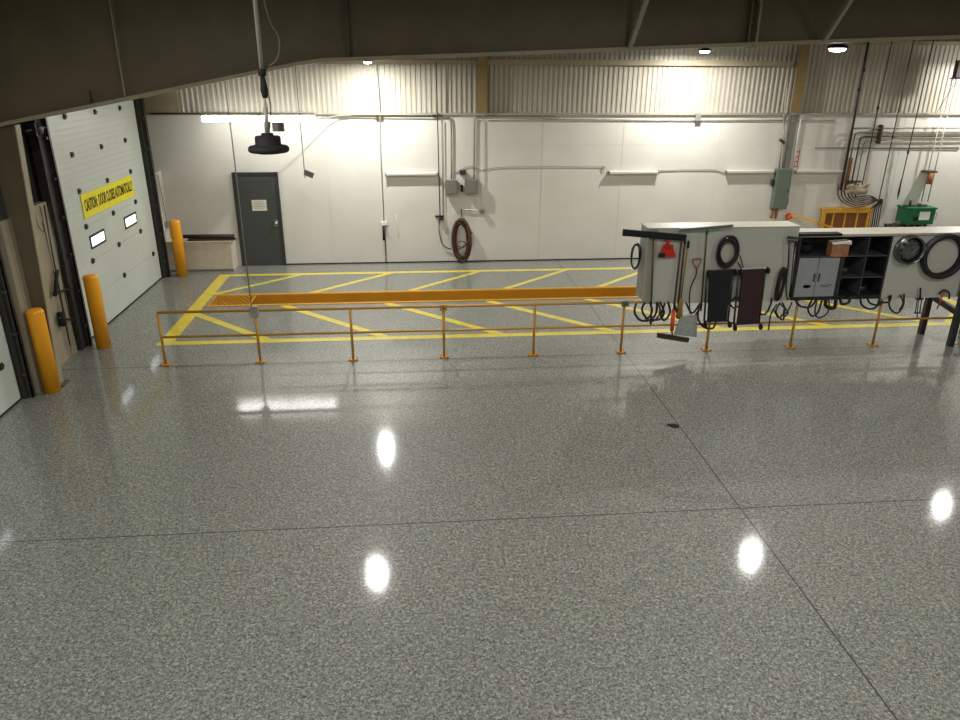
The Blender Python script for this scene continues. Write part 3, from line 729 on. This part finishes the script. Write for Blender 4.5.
# two long conduits under the ledge
run('wall_conduit', [(486, 119.5), (835, 120.5)], .012, 'conduit', 'long grey conduit under the ledge across the far wall', 'conduit', off=.03)
t = thing('junction_box', 'small grey junction box on the ledge below bright spot', 'junction box', W(697, 117))
clip(697, 116.5, .12, .16, 'galv', t, 'box_body', .1); clip(697, 116.5, .07, .07, 'box_grey', t, 'cover', .105)
o = run('wall_conduit', [(600-145, 172), (470, 166), (482, 170), (505, 167), (598, 166.5), (602, 168), (603.5, 172)], .008, 'conduit', 'thin wavy cable running right from the grey boxes', 'cable', off=.02, k=5)
run('wall_conduit', [(656, 172), (662, 170), (700, 169.5), (716, 170), (724, 173)], .009, 'conduit', 'thin cable joining the two middle strip lights', 'cable', off=.02, k=5)
run('wall_conduit', [(815, 148), (850, 148), (959, 149)], .009, 'conduit_dark', 'thin dark cable level across the wall at right', 'cable', off=.02)
run('wall_conduit', [(150, 113.5), (437, 116)], .012, 'conduit_dark', 'dark conduit under the ledge on the left', 'conduit', off=.07)

# single drop with valve (x 380)
t = thing('air_drop', 'thin air line drop with dark nozzle, left of strip light', 'air line', W(382, 150))
run('pipe', [(376, 65, .1), (380, 118, .07), (380.5, 150, .05), (384, 222, .05)], .010, 'conduit', None, None, t)
clip(379.5, 117, .16, .07, 'conduit_dark', t)
clip(384, 223, .12, .08, 'label_white', t, 'valve_body')
m = MB().tube([W(384, 226), W(384, 240)], .03, 10); m.build('filter', 'black', t)
run('nozzle', [(384.5, 226, .09), (385.5, 245, .09), (386, 263, .09)], .010, 'hose_black', None, None, t)
run('nozzle', [(384, 226, .05), (389, 226, .09)], .008, 'dark_steel', None, None, t)
run('wall_hook', [(396.5, 215), (397, 225), (399, 234), (397.5, 236)], .007, 'low_box', 'faint pale wire hook on the wall right of air drop', 'hook', off=.02)

t = thing('pipe_pair', 'pair of thin pipes with a clamp, feeding the coiled hose', 'pipes', W(439, 160))
run('pipe', [(436, 62, .1), (437.5, 118, .07), (440, 216, .06)], .011, 'conduit_dark', None, None, t)
run('pipe', [(442, 120, .05), (443, 214, .05)], .009, 'conduit', None, None, t)
clip(437.5, 115.5, .22, .045, 'conduit_dark', t); clip(439.5, 216, .2, .03, 'black', t); clip(441, 218.5, .1, .05, 'dark_steel', t, 'valve_body', .1)
run('feed_hose', [(440, 218), (439, 230), (442, 243), (447, 248), (452, 249)], .011, 'hose_brown', None, None, t, k=6)
run('feed_hose', [(443, 218), (445, 228), (449, 240)], .006, 'low_box', None, None, t, k=6)

t = thing('electric_boxes', 'pair of square grey electrical boxes with conduits above', 'electrical boxes', W(462, 186))
for a in ((450.5, 186.5, 10.5, 12.5), (470.5, 186, 11.5, 13.5)):
    w = a[2]*2/737*17.3*.5
    o = clip(a[0]+.5, a[1], .27 if a[0] < 460 else .30, .31, 'box_grey', t, 'enclosure', .16)
    c = W(a[0]+.5, a[1], 0); cv = MB().box(c.x-.11, c.x+.11, YF-.166, YF-.16, c.z-.13, c.z+.13).build('cover', 'box_grey'); attach(cv, o)
clip(461.5, 188, .05, .15, 'black', t, 'coupling', .1); clip(462.5, 172, .13, .09, 'dark_steel', t, 'sensor_head', .12)
run('riser', [(443.5, 116.8), (447, 117.5), (451, 124), (451.5, 179)], .018, 'pipe_grey', None, None, t, k=5)
run('riser', [(560, 116), (483, 116), (476, 118), (474.5, 128), (474, 179)], .018, 'pipe_grey', None, None, t, k=5)
t = thing('white_conduit', 'white conduit with an elbow ending in a small box', 'conduit', W(482, 165))
run('pipe', [(479, 119), (482, 120), (482.3, 205), (482.5, 211)], .014, 'white_wall', None, None, t)
run('elbow', [(482, 211), (464, 209.5)], .014, 'white_wall', None, None, t)
clip(482, 211, .1, .09, 'box_grey', t, 'end_box', .1)

o, _ = coil('hose_coil', 461.5, 239.5, .19, .46, 9, .017, 'hose_brown', YF-.03, 'long brown hose coil hung on far wall below grey boxes', seed=12, jitter=.07, depth=.16, tilt=.03)
h_ = MB().tube(smooth([W(455, 245, .2), W(461, 241, .22), W(466, 244, .22), W(462, 248, .22), W(456, 243, .2)], 6), .012, 8).build('tie', 'hose_brown'); attach(h_, o)
h_ = MB().tube(smooth([W(472, 232, .2), W(467, 243, .21), W(458, 250, .2)], 6), .014, 8).build('free_end', 'hose_brown'); attach(h_, o)
h_ = MB().tube(smooth([W(461.5, 209, .01), W(461.5, 215, .05), W(461.5, 217, .15), W(461.5, 213, .19)], 6), .010, 8).build('hook', 'conduit_dark'); attach(h_, o)

# electrical cabinet and the painted shade strip above it
t = thing('electric_cabinet', 'tall grey-green electrical disconnect cabinet on the far wall', 'electrical cabinet', (8.62, YF, 1.6))
MB().box(8.43, 8.79, YF-.16, YF-.001, 1.19, 2.12).build('enclosure', 'box_green', t, .01)
MB().box(8.45, 8.77, YF-.17, YF-.16, 1.21, 2.10).build('door', 'box_green', t, .006)
MB().box(8.79, 8.83, YF-.1, YF-.04, 1.28, 1.42).build('switch_lever', 'dark_steel', t)
MB().box(8.36, 8.43, YF-.1, YF-.02, 1.72, 1.86).build('side_box', 'dark_steel', t)
MB().box(8.72, 8.75, YF-.175, YF-.17, 1.6, 1.63).build('latch', 'black', t)
m = MB(); m.tube([(8.5, YF-.06, 1.19), (8.49, YF-.06, .95)], .03, 10); m.tube([(8.6, YF-.06, 1.19), (8.6, YF-.06, .95)], .03, 10); m.build('bottom_conduit', 'rust', t)
m = MB(); m.tube([(8.5, YF-.06, 2.12), (8.47, YF-.06, 2.7), (8.46, YF-.06, 3.3)], .018, 10); m.tube([(8.57, YF-.06, 2.12), (8.52, YF-.06, 2.75), (8.4, YF-.1, 3.28), (8.33, YF-.12, 4.6)], .014, 10); m.build('top_conduit', 'conduit', t)
m = MB(); m.obox((8.40, YF-.08, 2.77), (8.52, YF-.08, 2.69), .05, .05); m.build('conduit_fitting', 'dark_steel', t)
MB().box(8.62, 8.76, YF-.04, YF-.001, 2.12, 3.29).build('shade_strip', 'box_grey', t)  # grey strip standing for a shadow on the wall above the cabinet
t = thing('white_conduit', 'white leaning conduit right of the grey-green cabinet', 'conduit', (8.85, YF-.05, 2.6))
run('pipe', [(801.5, 116), (798, 135), (794, 166)], .02, 'white_wall', None, None, t); clip(801, 116, .14, .07, 'white_wall', t)
t = thing('warning_placard', 'narrow red and white warning placard beside white conduit', 'sign', W(799, 160))
p = W(797, 160, 0)
MB().box(8.86, 8.97, YF-.012, YF-.001, 2.08, 2.58).build('board', 'label_white', t)
m = MB()
m.box(8.865, 8.885, YF-.014, YF-.012, 2.09, 2.57); m.box(8.945, 8.965, YF-.014, YF-.012, 2.09, 2.57)
for k in range(4): m.box(8.895, 8.935, YF-.014, YF-.012, 2.14+.11*k, 2.17+.11*k)
m.build('red_marking', 'red', t)
t = thing('orange_reel', 'orange barrier head holding a yellow tape on far wall', 'barrier', W(787, 216))
p = W(788, 216, 0)
MB().lathe((p.x, YF-.001, p.z), [(.06, 0), (.085, -.05), (.06, -.1), (.03, -.14), (0, -.14)], 20, 'y').build('head', 'orange', t)
m = MB(); m.obox(W(793, 215, .14), W(816, 222, .48), .012, .045); m.obox(W(816, 222, .48), W(845, 232, .48), .012, .045); m.build('tape', 'yellow_wood', t)

# pipes at the right: four black ceiling drops
for i, (a, b, lb, r) in enumerate((((867.5, 40), (843, 190), 'black ceiling pipe dropping to the hose bracket, leftmost', .018), ((864.5, 60), (840.5, 190), 'second black pipe close beside the leftmost drop', .014), ((889.5, 40), (864.5, 188), 'black ceiling pipe ending at the brown fitting', .012), ((911, 40), (881.5, 202), 'black ceiling pipe reaching the hose bunch', .012), ((931.5, 40), (900.5, 197), 'black ceiling pipe ending in a pointed gauge', .012))):
    p, q = W(a[0], a[1], .22 if i > 1 else .12+.05*i), W(b[0], b[1], .12 if i > 1 else .12+.05*i)
    q.x = p.x = (p.x+q.x)/2; p.z = ZC-.01
    o = MB().tube([p, q], r, 8).build('pipe_drop', 'conduit_dark' if i > 1 else 'cabinet_dark'); tag(o, lb, 'pipe', 'black ceiling pipes on the right')
    c_ = p.lerp(q, .35+.1*i); f_ = MB().tube([c_, c_-Vector((0, 0, .07))], r*1.9, 8).build('coupling', 'black'); attach(f_, o)
    if i == 4: f_ = MB().tube([q+Vector((0, 0, .45)), q+Vector((0, 0, .1)), q-Vector((0, 0, .06))], [.012, .024, .006], 8).build('gauge', 'black'); attach(f_, o)
    if i == 2: f_ = MB().lathe(q+Vector((0, 0, -.04)), [(.05, -.03), (.075, 0), (.05, .04)], 12).build('fitting', 'mat_brown'); attach(f_, o)
# horizontal pipes turning down
for i, (y0, xc) in enumerate(((128.2, 849), (132.3, 853.5), (136.5, 858.5), (140.5, 862.5))):
    a, b, c = W(962+30, y0+.4, .09), W(xc+6, y0, .09), W(xc-2-(190-y0)*.17, 190, .09)
    a.x = 12.9; b2 = Vector((b.x-.1, b.y, b.z-.11)); c.x = b2.x
    a.z = b.z
    pts = [a, b, b.lerp(b2, .5)+Vector((-.03, 0, .03)), b2, c]
    o = MB().tube(pts, .017 if i != 3 else .012, 8).build('wall_pipe', 'pipe_grey' if i != 2 else 'conduit_dark')
    tag(o, ('topmost', 'second', 'third', 'lowest')[i]+' of the level pipes that bend down beside the bundle', 'pipe', 'level pipes bending down at right')
for x_, y_, w, h_, lb in ((878, 134, .07, .42, 'dark upright pipe clamp on the level pipes'), (852, 181, .55, .03, 'thin dark bracket bar holding the hose bunch')):
    o = clip(x_, y_, w*.6, h_, 'conduit_dark', None, 'pipe_bracket', .13); tag(o, lb, 'bracket')
o = MB().obox(W(851, 158, .011), W(845, 192, .011), .09, .02, (0, 1, 0)).build('rusty_plate', 'rust'); tag(o, 'rusty orange strip behind the upright pipes', 'plate')
m = MB()
rnd = random.Random(4); vs = []; nx, nz = 9, 6
c0 = W(857, 189, .2)
for j in range(nz):
    for i in range(nx): vs.append((c0.x-.28+.07*i+rnd.uniform(-.01, .01), c0.y+rnd.uniform(-.05, .05), c0.z+.1-.045*j+.02*math.sin(i)+rnd.uniform(-.012, .012)))
m.add(vs, [(j*nx+i, j*nx+i+1, (j+1)*nx+i+1, (j+1)*nx+i) for j in range(nz-1) for i in range(nx-1)], True)
o = m.build('crumpled_rag', 'rag'); sd = o.modifiers.new('s', 'SOLIDIFY'); sd.thickness = .008; tag(o, 'crumpled pale rag stuffed among the hoses', 'rag')
for k in range(6):
    d = k*1.5
    pts = [W(838.5+k*4, 184, .1+.02*k), W(838+k*3.4, 194, .12), W(843+k*2.6, 202-k*1.2, .16), W(856, 207-d*1.3, .18), W(870, 204-d*1.1, .18), W(882-k*.8, 199+k*.6, .17), W(880.5-k*2, 210, .15), W(877-k*2, 232, .15)]
    o = MB().tube(smooth(pts, 6), .014, 8).build('wall_hose', 'hose_black' if k % 2 else 'hose_brown')
    tag(o, 'dark hose in the bunch curving right and down behind the counter', 'hose', 'hose bunch on the right wall')
# yellow slatted cabinet
t = thing('slatted_cabinet', 'yellow wooden slatted cabinet against the far wall', 'cabinet', (10.27, 16.9, 0))
MB().box(9.74, 10.90, 16.88, 16.98, 0, 1.1).build('body', 'brown_inside', t)
m = MB(); m.box(9.70, 10.94, 16.84, 16.88, 1.08, 1.19); m.box(9.70, 10.94, 16.88, 16.99, 1.16, 1.19); m.box(9.70, 9.79, 16.84, 16.88, 0, 1.08); m.box(10.85, 10.94, 16.84, 16.88, 0, 1.08); m.build('frame', 'yellow_wood', t)
for k in range(3): MB().box(9.98+.3*k, 10.01+.3*k, 16.85, 16.88, 0, 1.08).build('slat', 'yellow_wood', t)
# green machine on a stand
t = thing('green_machine', 'green metal machine with white label on the right wall', 'machine', (11.78, 16.6, .86))
MB().box(11.56, 12.24, 16.42, 16.85, .86, 1.22).build('housing', 'green', t, .01)
MB().box(11.54, 12.26, 16.4, 16.87, 1.22, 1.26).build('lid', 'green', t, .005)
MB().box(11.85, 12.11, 16.412, 16.42, .97, 1.17).build('label_plate', 'label_white', t)
MB().box(11.72, 11.83, 16.41, 16.42, .95, 1.05).build('switch_panel', 'black', t)
m = MB()
for x_ in (11.62, 11.78, 11.93, 12.11): m.tube([(x_, 16.5, .86), (x_, 16.5, .8)], .03, 8)
m.build('foot', 'black', t)
m = MB(); m.tube([(11.68, 16.6, 1.26), (11.69, 16.6, 1.42)], .03, 10); m.tube([(11.93, 16.6, 1.26), (11.93, 16.6, 1.33)], .045, 10); m.tube([(11.53, 16.6, 1.28), (12.11, 16.6, 1.28)], .022, 8); m.build('fitting', 'conduit_dark', t)
m = MB().tube(smooth([(12.21, 16.6, 1.15), (12.38, 16.6, 1.12), (12.40, 16.6, .95), (12.23, 16.6, .85)], 6), .01, 8); m.build('side_cord', 'conduit', t)
m = MB().tube(smooth([(11.43, 16.45, .95), (11.23, 16.4, .9), (11.13, 16.4, .86)], 6), .02, 8); m.build('side_hose', 'hose_black', t)
t = thing('machine_stand', 'dark steel stand carrying the green machine', 'stand', (11.78, 16.6, 0))
MB().box(11.33, 12.28, 16.4, 16.9, .77, .8).build('top', 'dark_steel', t)
for x_ in (11.37, 12.24):
    for y_ in (16.44, 16.86): MB().box(x_-.02, x_+.02, y_-.02, y_+.02, 0, .77).build('leg', 'dark_steel', t)
# filter drops at the far right
t = thing('filter_drop', 'rusty filter with twin pipes above the green machine', 'pipe', W(930, 178))
p = W(930, 178, .2)
MB().tube([(p.x, p.y, p.z+.12), (p.x, p.y, p.z-.14)], .06, 12).build('filter_bowl', 'rust', t)
MB().box(p.x-.12, p.x+.14, p.y-.03, YF-.002, p.z+.12, p.z+.16).build('bracket', 'conduit_dark', t)
m = MB()
for dx in (-.06, .1): m.tube([(p.x+dx, p.y+.03, 3.3), (p.x+dx, p.y+.03, 1.33)], .013, 8)
m.build('pipe', 'conduit', t)
t = thing('hanging_reel', 'dark red hanging cord reel near ribbed siding, right edge', 'reel', W(958, 67, .45))
p = W(958, 67, .45)
MB().box(p.x-.05, p.x+.16, p.y-.06, p.y+.06, p.z-.22, p.z+.14).build('case', 'maroon', t, .01)
MB().box(p.x-.12, p.x+.2, p.y-.02, p.y+.02, p.z-.25, p.z-.22).build('bracket', 'dark_steel', t)
m = MB().tube([p+Vector((.05, 0, .14)), Vector((p.x+.05, p.y, ZC))], .01, 6); m.build('hanger', 'dark_steel', t)
m = MB().tube([p+Vector((-.02+.055*math.cos(a*PI/8), 0, -.32+.08*math.sin(a*PI/8))) for a in range(16)], .008, 6, True); m.build('loop', 'dark_steel', t)
m = MB().tube([p+Vector((-.02, 0, -.4)), Vector((p.x-.02, YF-.12, 3.36))], .008, 6); m.build('cord', 'dark_steel', t)
# pull rod with paddle
t = thing('pull_rod', 'thin hanging rod with a grey paddle end right of door', 'rod', (-2.2, 15.9, 2.3))
p = at(305, 178, 15.9); p2 = Vector((p.x-.02, 15.9, ZC))
MB().tube([p, p2], .008, 8).build('rod', 'dark_steel', t)
q = at(309, 174.5, 15.9)
MB().obox(q+Vector((-.09, 0, .05)), q+Vector((.09, 0, -.03)), .02, .11).build('paddle', 'box_grey', t)

# left wall clutter
def S(x, y, X=-5.44):
    d = FW + RT*((x-480)/FPX) + DN*((y-360)/FPX); t_ = X/d.x
    return Vector((X, d.y*t_, CAMH+d.z*t_))
t = thing('hose_hook', 'black hook with a short hose beside the steel column', 'hook', S(24, 275))
m = MB().tube(smooth([S(25, 268), S(21, 276), S(22, 284), S(17, 292), S(11, 291), S(8, 285)], 6), .022, 8); m.build('hose', 'hose_black', t)
MB().tube([S(26, 262), S(24, 278)], .035, 8).build('holder', 'black', t)
t = thing('latch_gear', 'dark latch gear with a bar on the beige liner panel', 'latch', S(57, 288))
m = MB(); m.tube([S(57, 270), S(55, 296)], .03, 8); m.tube([S(53, 293), S(73, 288)], .014, 8); m.build('lever', 'black', t)
MB().tube([S(61, 312), S(63, 326)], .055, 10).build('gearbox', 'black', t)
m = MB().tube([S(58, 318), S(72, 320)], .018, 8); m.build('bar', 'mat_brown', t)
t = thing('wall_cable', 'thin dark cables down the beige liner behind the bollard', 'cable', S(50, 260))
m = MB(); m.tube(smooth([S(33, 205), S(38, 225), S(44, 232), S(42, 222)], 5), .006, 6); m.tube([S(44, 205), S(54, 262), S(70, 345)], .012, 6); m.tube([S(48, 204), S(66, 300), S(77, 346)], .008, 6); m.build('cable_run', 'dark_steel', t)
t = thing('door_chain', 'thin grey cable with a small switch box in far corner', 'cable', S(163, 210))
m = MB().tube([(-5.44, 16.6, 2.1), (-5.44, 16.75, 1.0)], .01, 6); m.build('cable_run', 'galv', t)
MB().box(-5.5, -5.42, 16.7, 16.82, .95, 1.08).build('switch', 'galv', t)
t = thing('wall_cable', 'black cable running down left of the steel column', 'cable', S(12, 260))
m = MB(); m.tube(smooth([S(2, 240), S(12, 290), S(20, 340), S(30, 388)], 5), .014, 6); m.build('cable_run', 'hose_black', t)
o = MB().box(-5.5, -5.3, 10.44, 10.56, .0, .18).build('floor_block', 'door_dark'); tag(o, 'small dark block on the floor behind the near bollard', 'block')

# floor drain hook
t = thing('floor_drain', 'small black drain hole with a ring on the floor joint', 'drain', (3.28, 8.3, 0))
MB().lathe((3.28, 8.3, 0), [(.062, 0), (.062, .004), (.0, .005)], 24).build('cover', 'black', t)
MB().tube([(3.21+.022*math.cos(a*PI/5), 8.32+.022*math.sin(a*PI/5), .008) for a in range(10)], .006, 6, True).build('ring', 'black', t)

# =================================================================== LAMPS
def lamp_light(name, loc, power, r=.14, col=(1, .985, .95), kind='POINT', spread=None):
    l = bpy.data.lights.new(name, kind); l.energy = power; l.color = col
    if kind == 'AREA': l.shape = 'DISK'; l.size = r*2; l.spread = spread or PI
    else: l.shadow_soft_size = r
    o = bpy.data.objects.new(name, l); C.objects.link(o); o.location = loc; return o
def high_bay(loc, label, power, lit=True, hang=True, wide=.3, group='lit high bay lamps', sc_=1.0):
    x_, y_, z_ = loc
    t = thing('high_bay_lamp', label, 'lamp', loc, group if lit else None)
    MB().lathe(loc, [(.0, .165), (.05, .165), (.055, .145), (.105, .14), (.112, .125), (.112, .07), (.125, .062), (.165, .055), (.18, .04), (.18, .012), (.165, 0), (.12, 0)], 36).build('housing', 'black', t)
    MB().lathe(loc, [(.15, 0), (.145, -.02), (.12, -.045), (0, -.06)] if lit else [(.12, 0), (.1, -.012), (0, -.018)], 36).build('lens', 'lens_lit' if lit else 'lens_off', t)
    if hang: MB().tube([(x_, y_, z_+.16), (x_, y_, z_+(ZC-.02-z_)/sc_)], .012, 8).build('hanger', 'galv', t)
    t.scale = (sc_, sc_, sc_)
    if lit:
        a = lamp_light('lamp_light', (x_, y_, z_-.03), power*(1-wide), .1, kind='AREA'); a.parent = t; a.location = (0, 0, -.075)
        if wide: b = lamp_light('lamp_glow', (0, 0, -.15), power*wide, .07); b.parent = t
    return t
P0 = 115; PW = 1.6
high_bay((-.85, 15.95, 4.37), 'small lit high bay lamp left of centre near the far wall', P0*PW, wide=.06, sc_=.55)
high_bay((6.03, 15.95, 4.61), 'small lit high bay lamp right of centre near far wall', P0*PW, wide=.06, sc_=.7)
high_bay((6.34, 11.4, 4.585), 'large lit high bay lamp hanging below the rafter at right', P0, sc_=.8)
high_bay((-.9, 11.6, 4.72), 'lit high bay lamp hidden behind the rafter', P0)
high_bay((12.9, 16.1, 4.5), 'lit high bay lamp near the right end of far wall', P0*1.3, wide=.15)
high_bay((11.2, 12.7, 4.55), 'lit high bay lamp over the right end of the guard rail', P0*.35)
for x_, y_, lb in ((-2.8, 5.6, 'added unseen high bay lamp overhead at left'), (3.0, 5.6, 'added unseen high bay lamp overhead at centre'), (8.8, 5.6, 'added unseen high bay lamp overhead at right'),
                   (-2.8, 0.5, 'added unseen high bay lamp behind the viewer at left'), (3.0, 0.5, 'added unseen high bay lamp behind the viewer at centre'), (8.8, .5, 'added unseen high bay lamp behind the viewer at right')):
    high_bay((x_, y_, 5.3), lb, P0*1.0, wide=0)  # unseen lamps, added to brighten the near floor
t = high_bay((-1.292, 7.0, 3.6), 'unlit black high bay lamp hanging from a long rod', 0, lit=False, hang=False)
MB().tube([(-1.285, 7, 4.275), (-1.285, 7, ZC)], .019, 10).build('rod', 'conduit', t)
m = MB(); m.tube([(-1.285, 7, 4.3), (-1.285, 7, 4.24)], .035, 10); m.tube([(-1.285, 7, 4.24), (-1.28, 7, 4.12), (-1.28, 7, 4.06)], [.02, .035, .02], 10); m.build('hook', 'black', t)
m = MB()
for k in range(9):
    z_ = 4.05-.035*k; ax = (1, 0) if k % 2 else (0, 1)
    m.tube([(-1.28+.012*math.cos(a*PI/4)*ax[0], 7+.012*math.cos(a*PI/4)*ax[1], z_-.02+.022*math.sin(a*PI/4)) for a in range(8)], .005, 6, True)
m.build('chain', 'steel', t)
MB().tube([(-1.285, 7, 3.98), (-1.292, 7, 3.75)], .02, 10).build('whip', 'conduit', t)
m = MB().tube(smooth([(-1.285, 7.03, ZC-.3), (-1.2, 7.03, 4.75), (-1.12, 7.03, 4.55), (-1.15, 7.03, 4.38), (-1.25, 7.03, 4.3), (-1.27, 7.0, 4.22), (-1.24, 7, 4.0), (-1.27, 7, 3.8)], 7), .007, 8); m.build('cable', 'frame_steel', t)
MB().box(-1.26, -1.16, 7.1, 7.14, 3.77, 3.845).build('driver_box', 'box_grey', t)

# =================================================================== WORLD, CAMERA, VIEW
w = bpy.data.worlds.new('world'); bpy.context.scene.world = w; w.use_nodes = True
w.node_tree.nodes['Background'].inputs[0].default_value = (.5, .6, .8, 1); w.node_tree.nodes['Background'].inputs[1].default_value = .3
cd = bpy.data.cameras.new('camera'); cam = bpy.data.objects.new('camera', cd); C.objects.link(cam)
cd.sensor_width = 36; cd.sensor_fit = 'HORIZONTAL'; cd.lens = 36*FPX/960; cd.clip_start = .05; cd.clip_end = 100
R_ = Matrix((RT, -DN, -FW)).transposed().to_4x4()
cam.matrix_world = Matrix.Translation((0, 0, CAMH)) @ R_
bpy.context.scene.camera = cam
vs_ = bpy.context.scene.view_settings
vs_.view_transform = 'Standard'; vs_.look = 'None'; vs_.gamma = 1; vs_.use_curve_mapping = False; vs_.exposure = 0
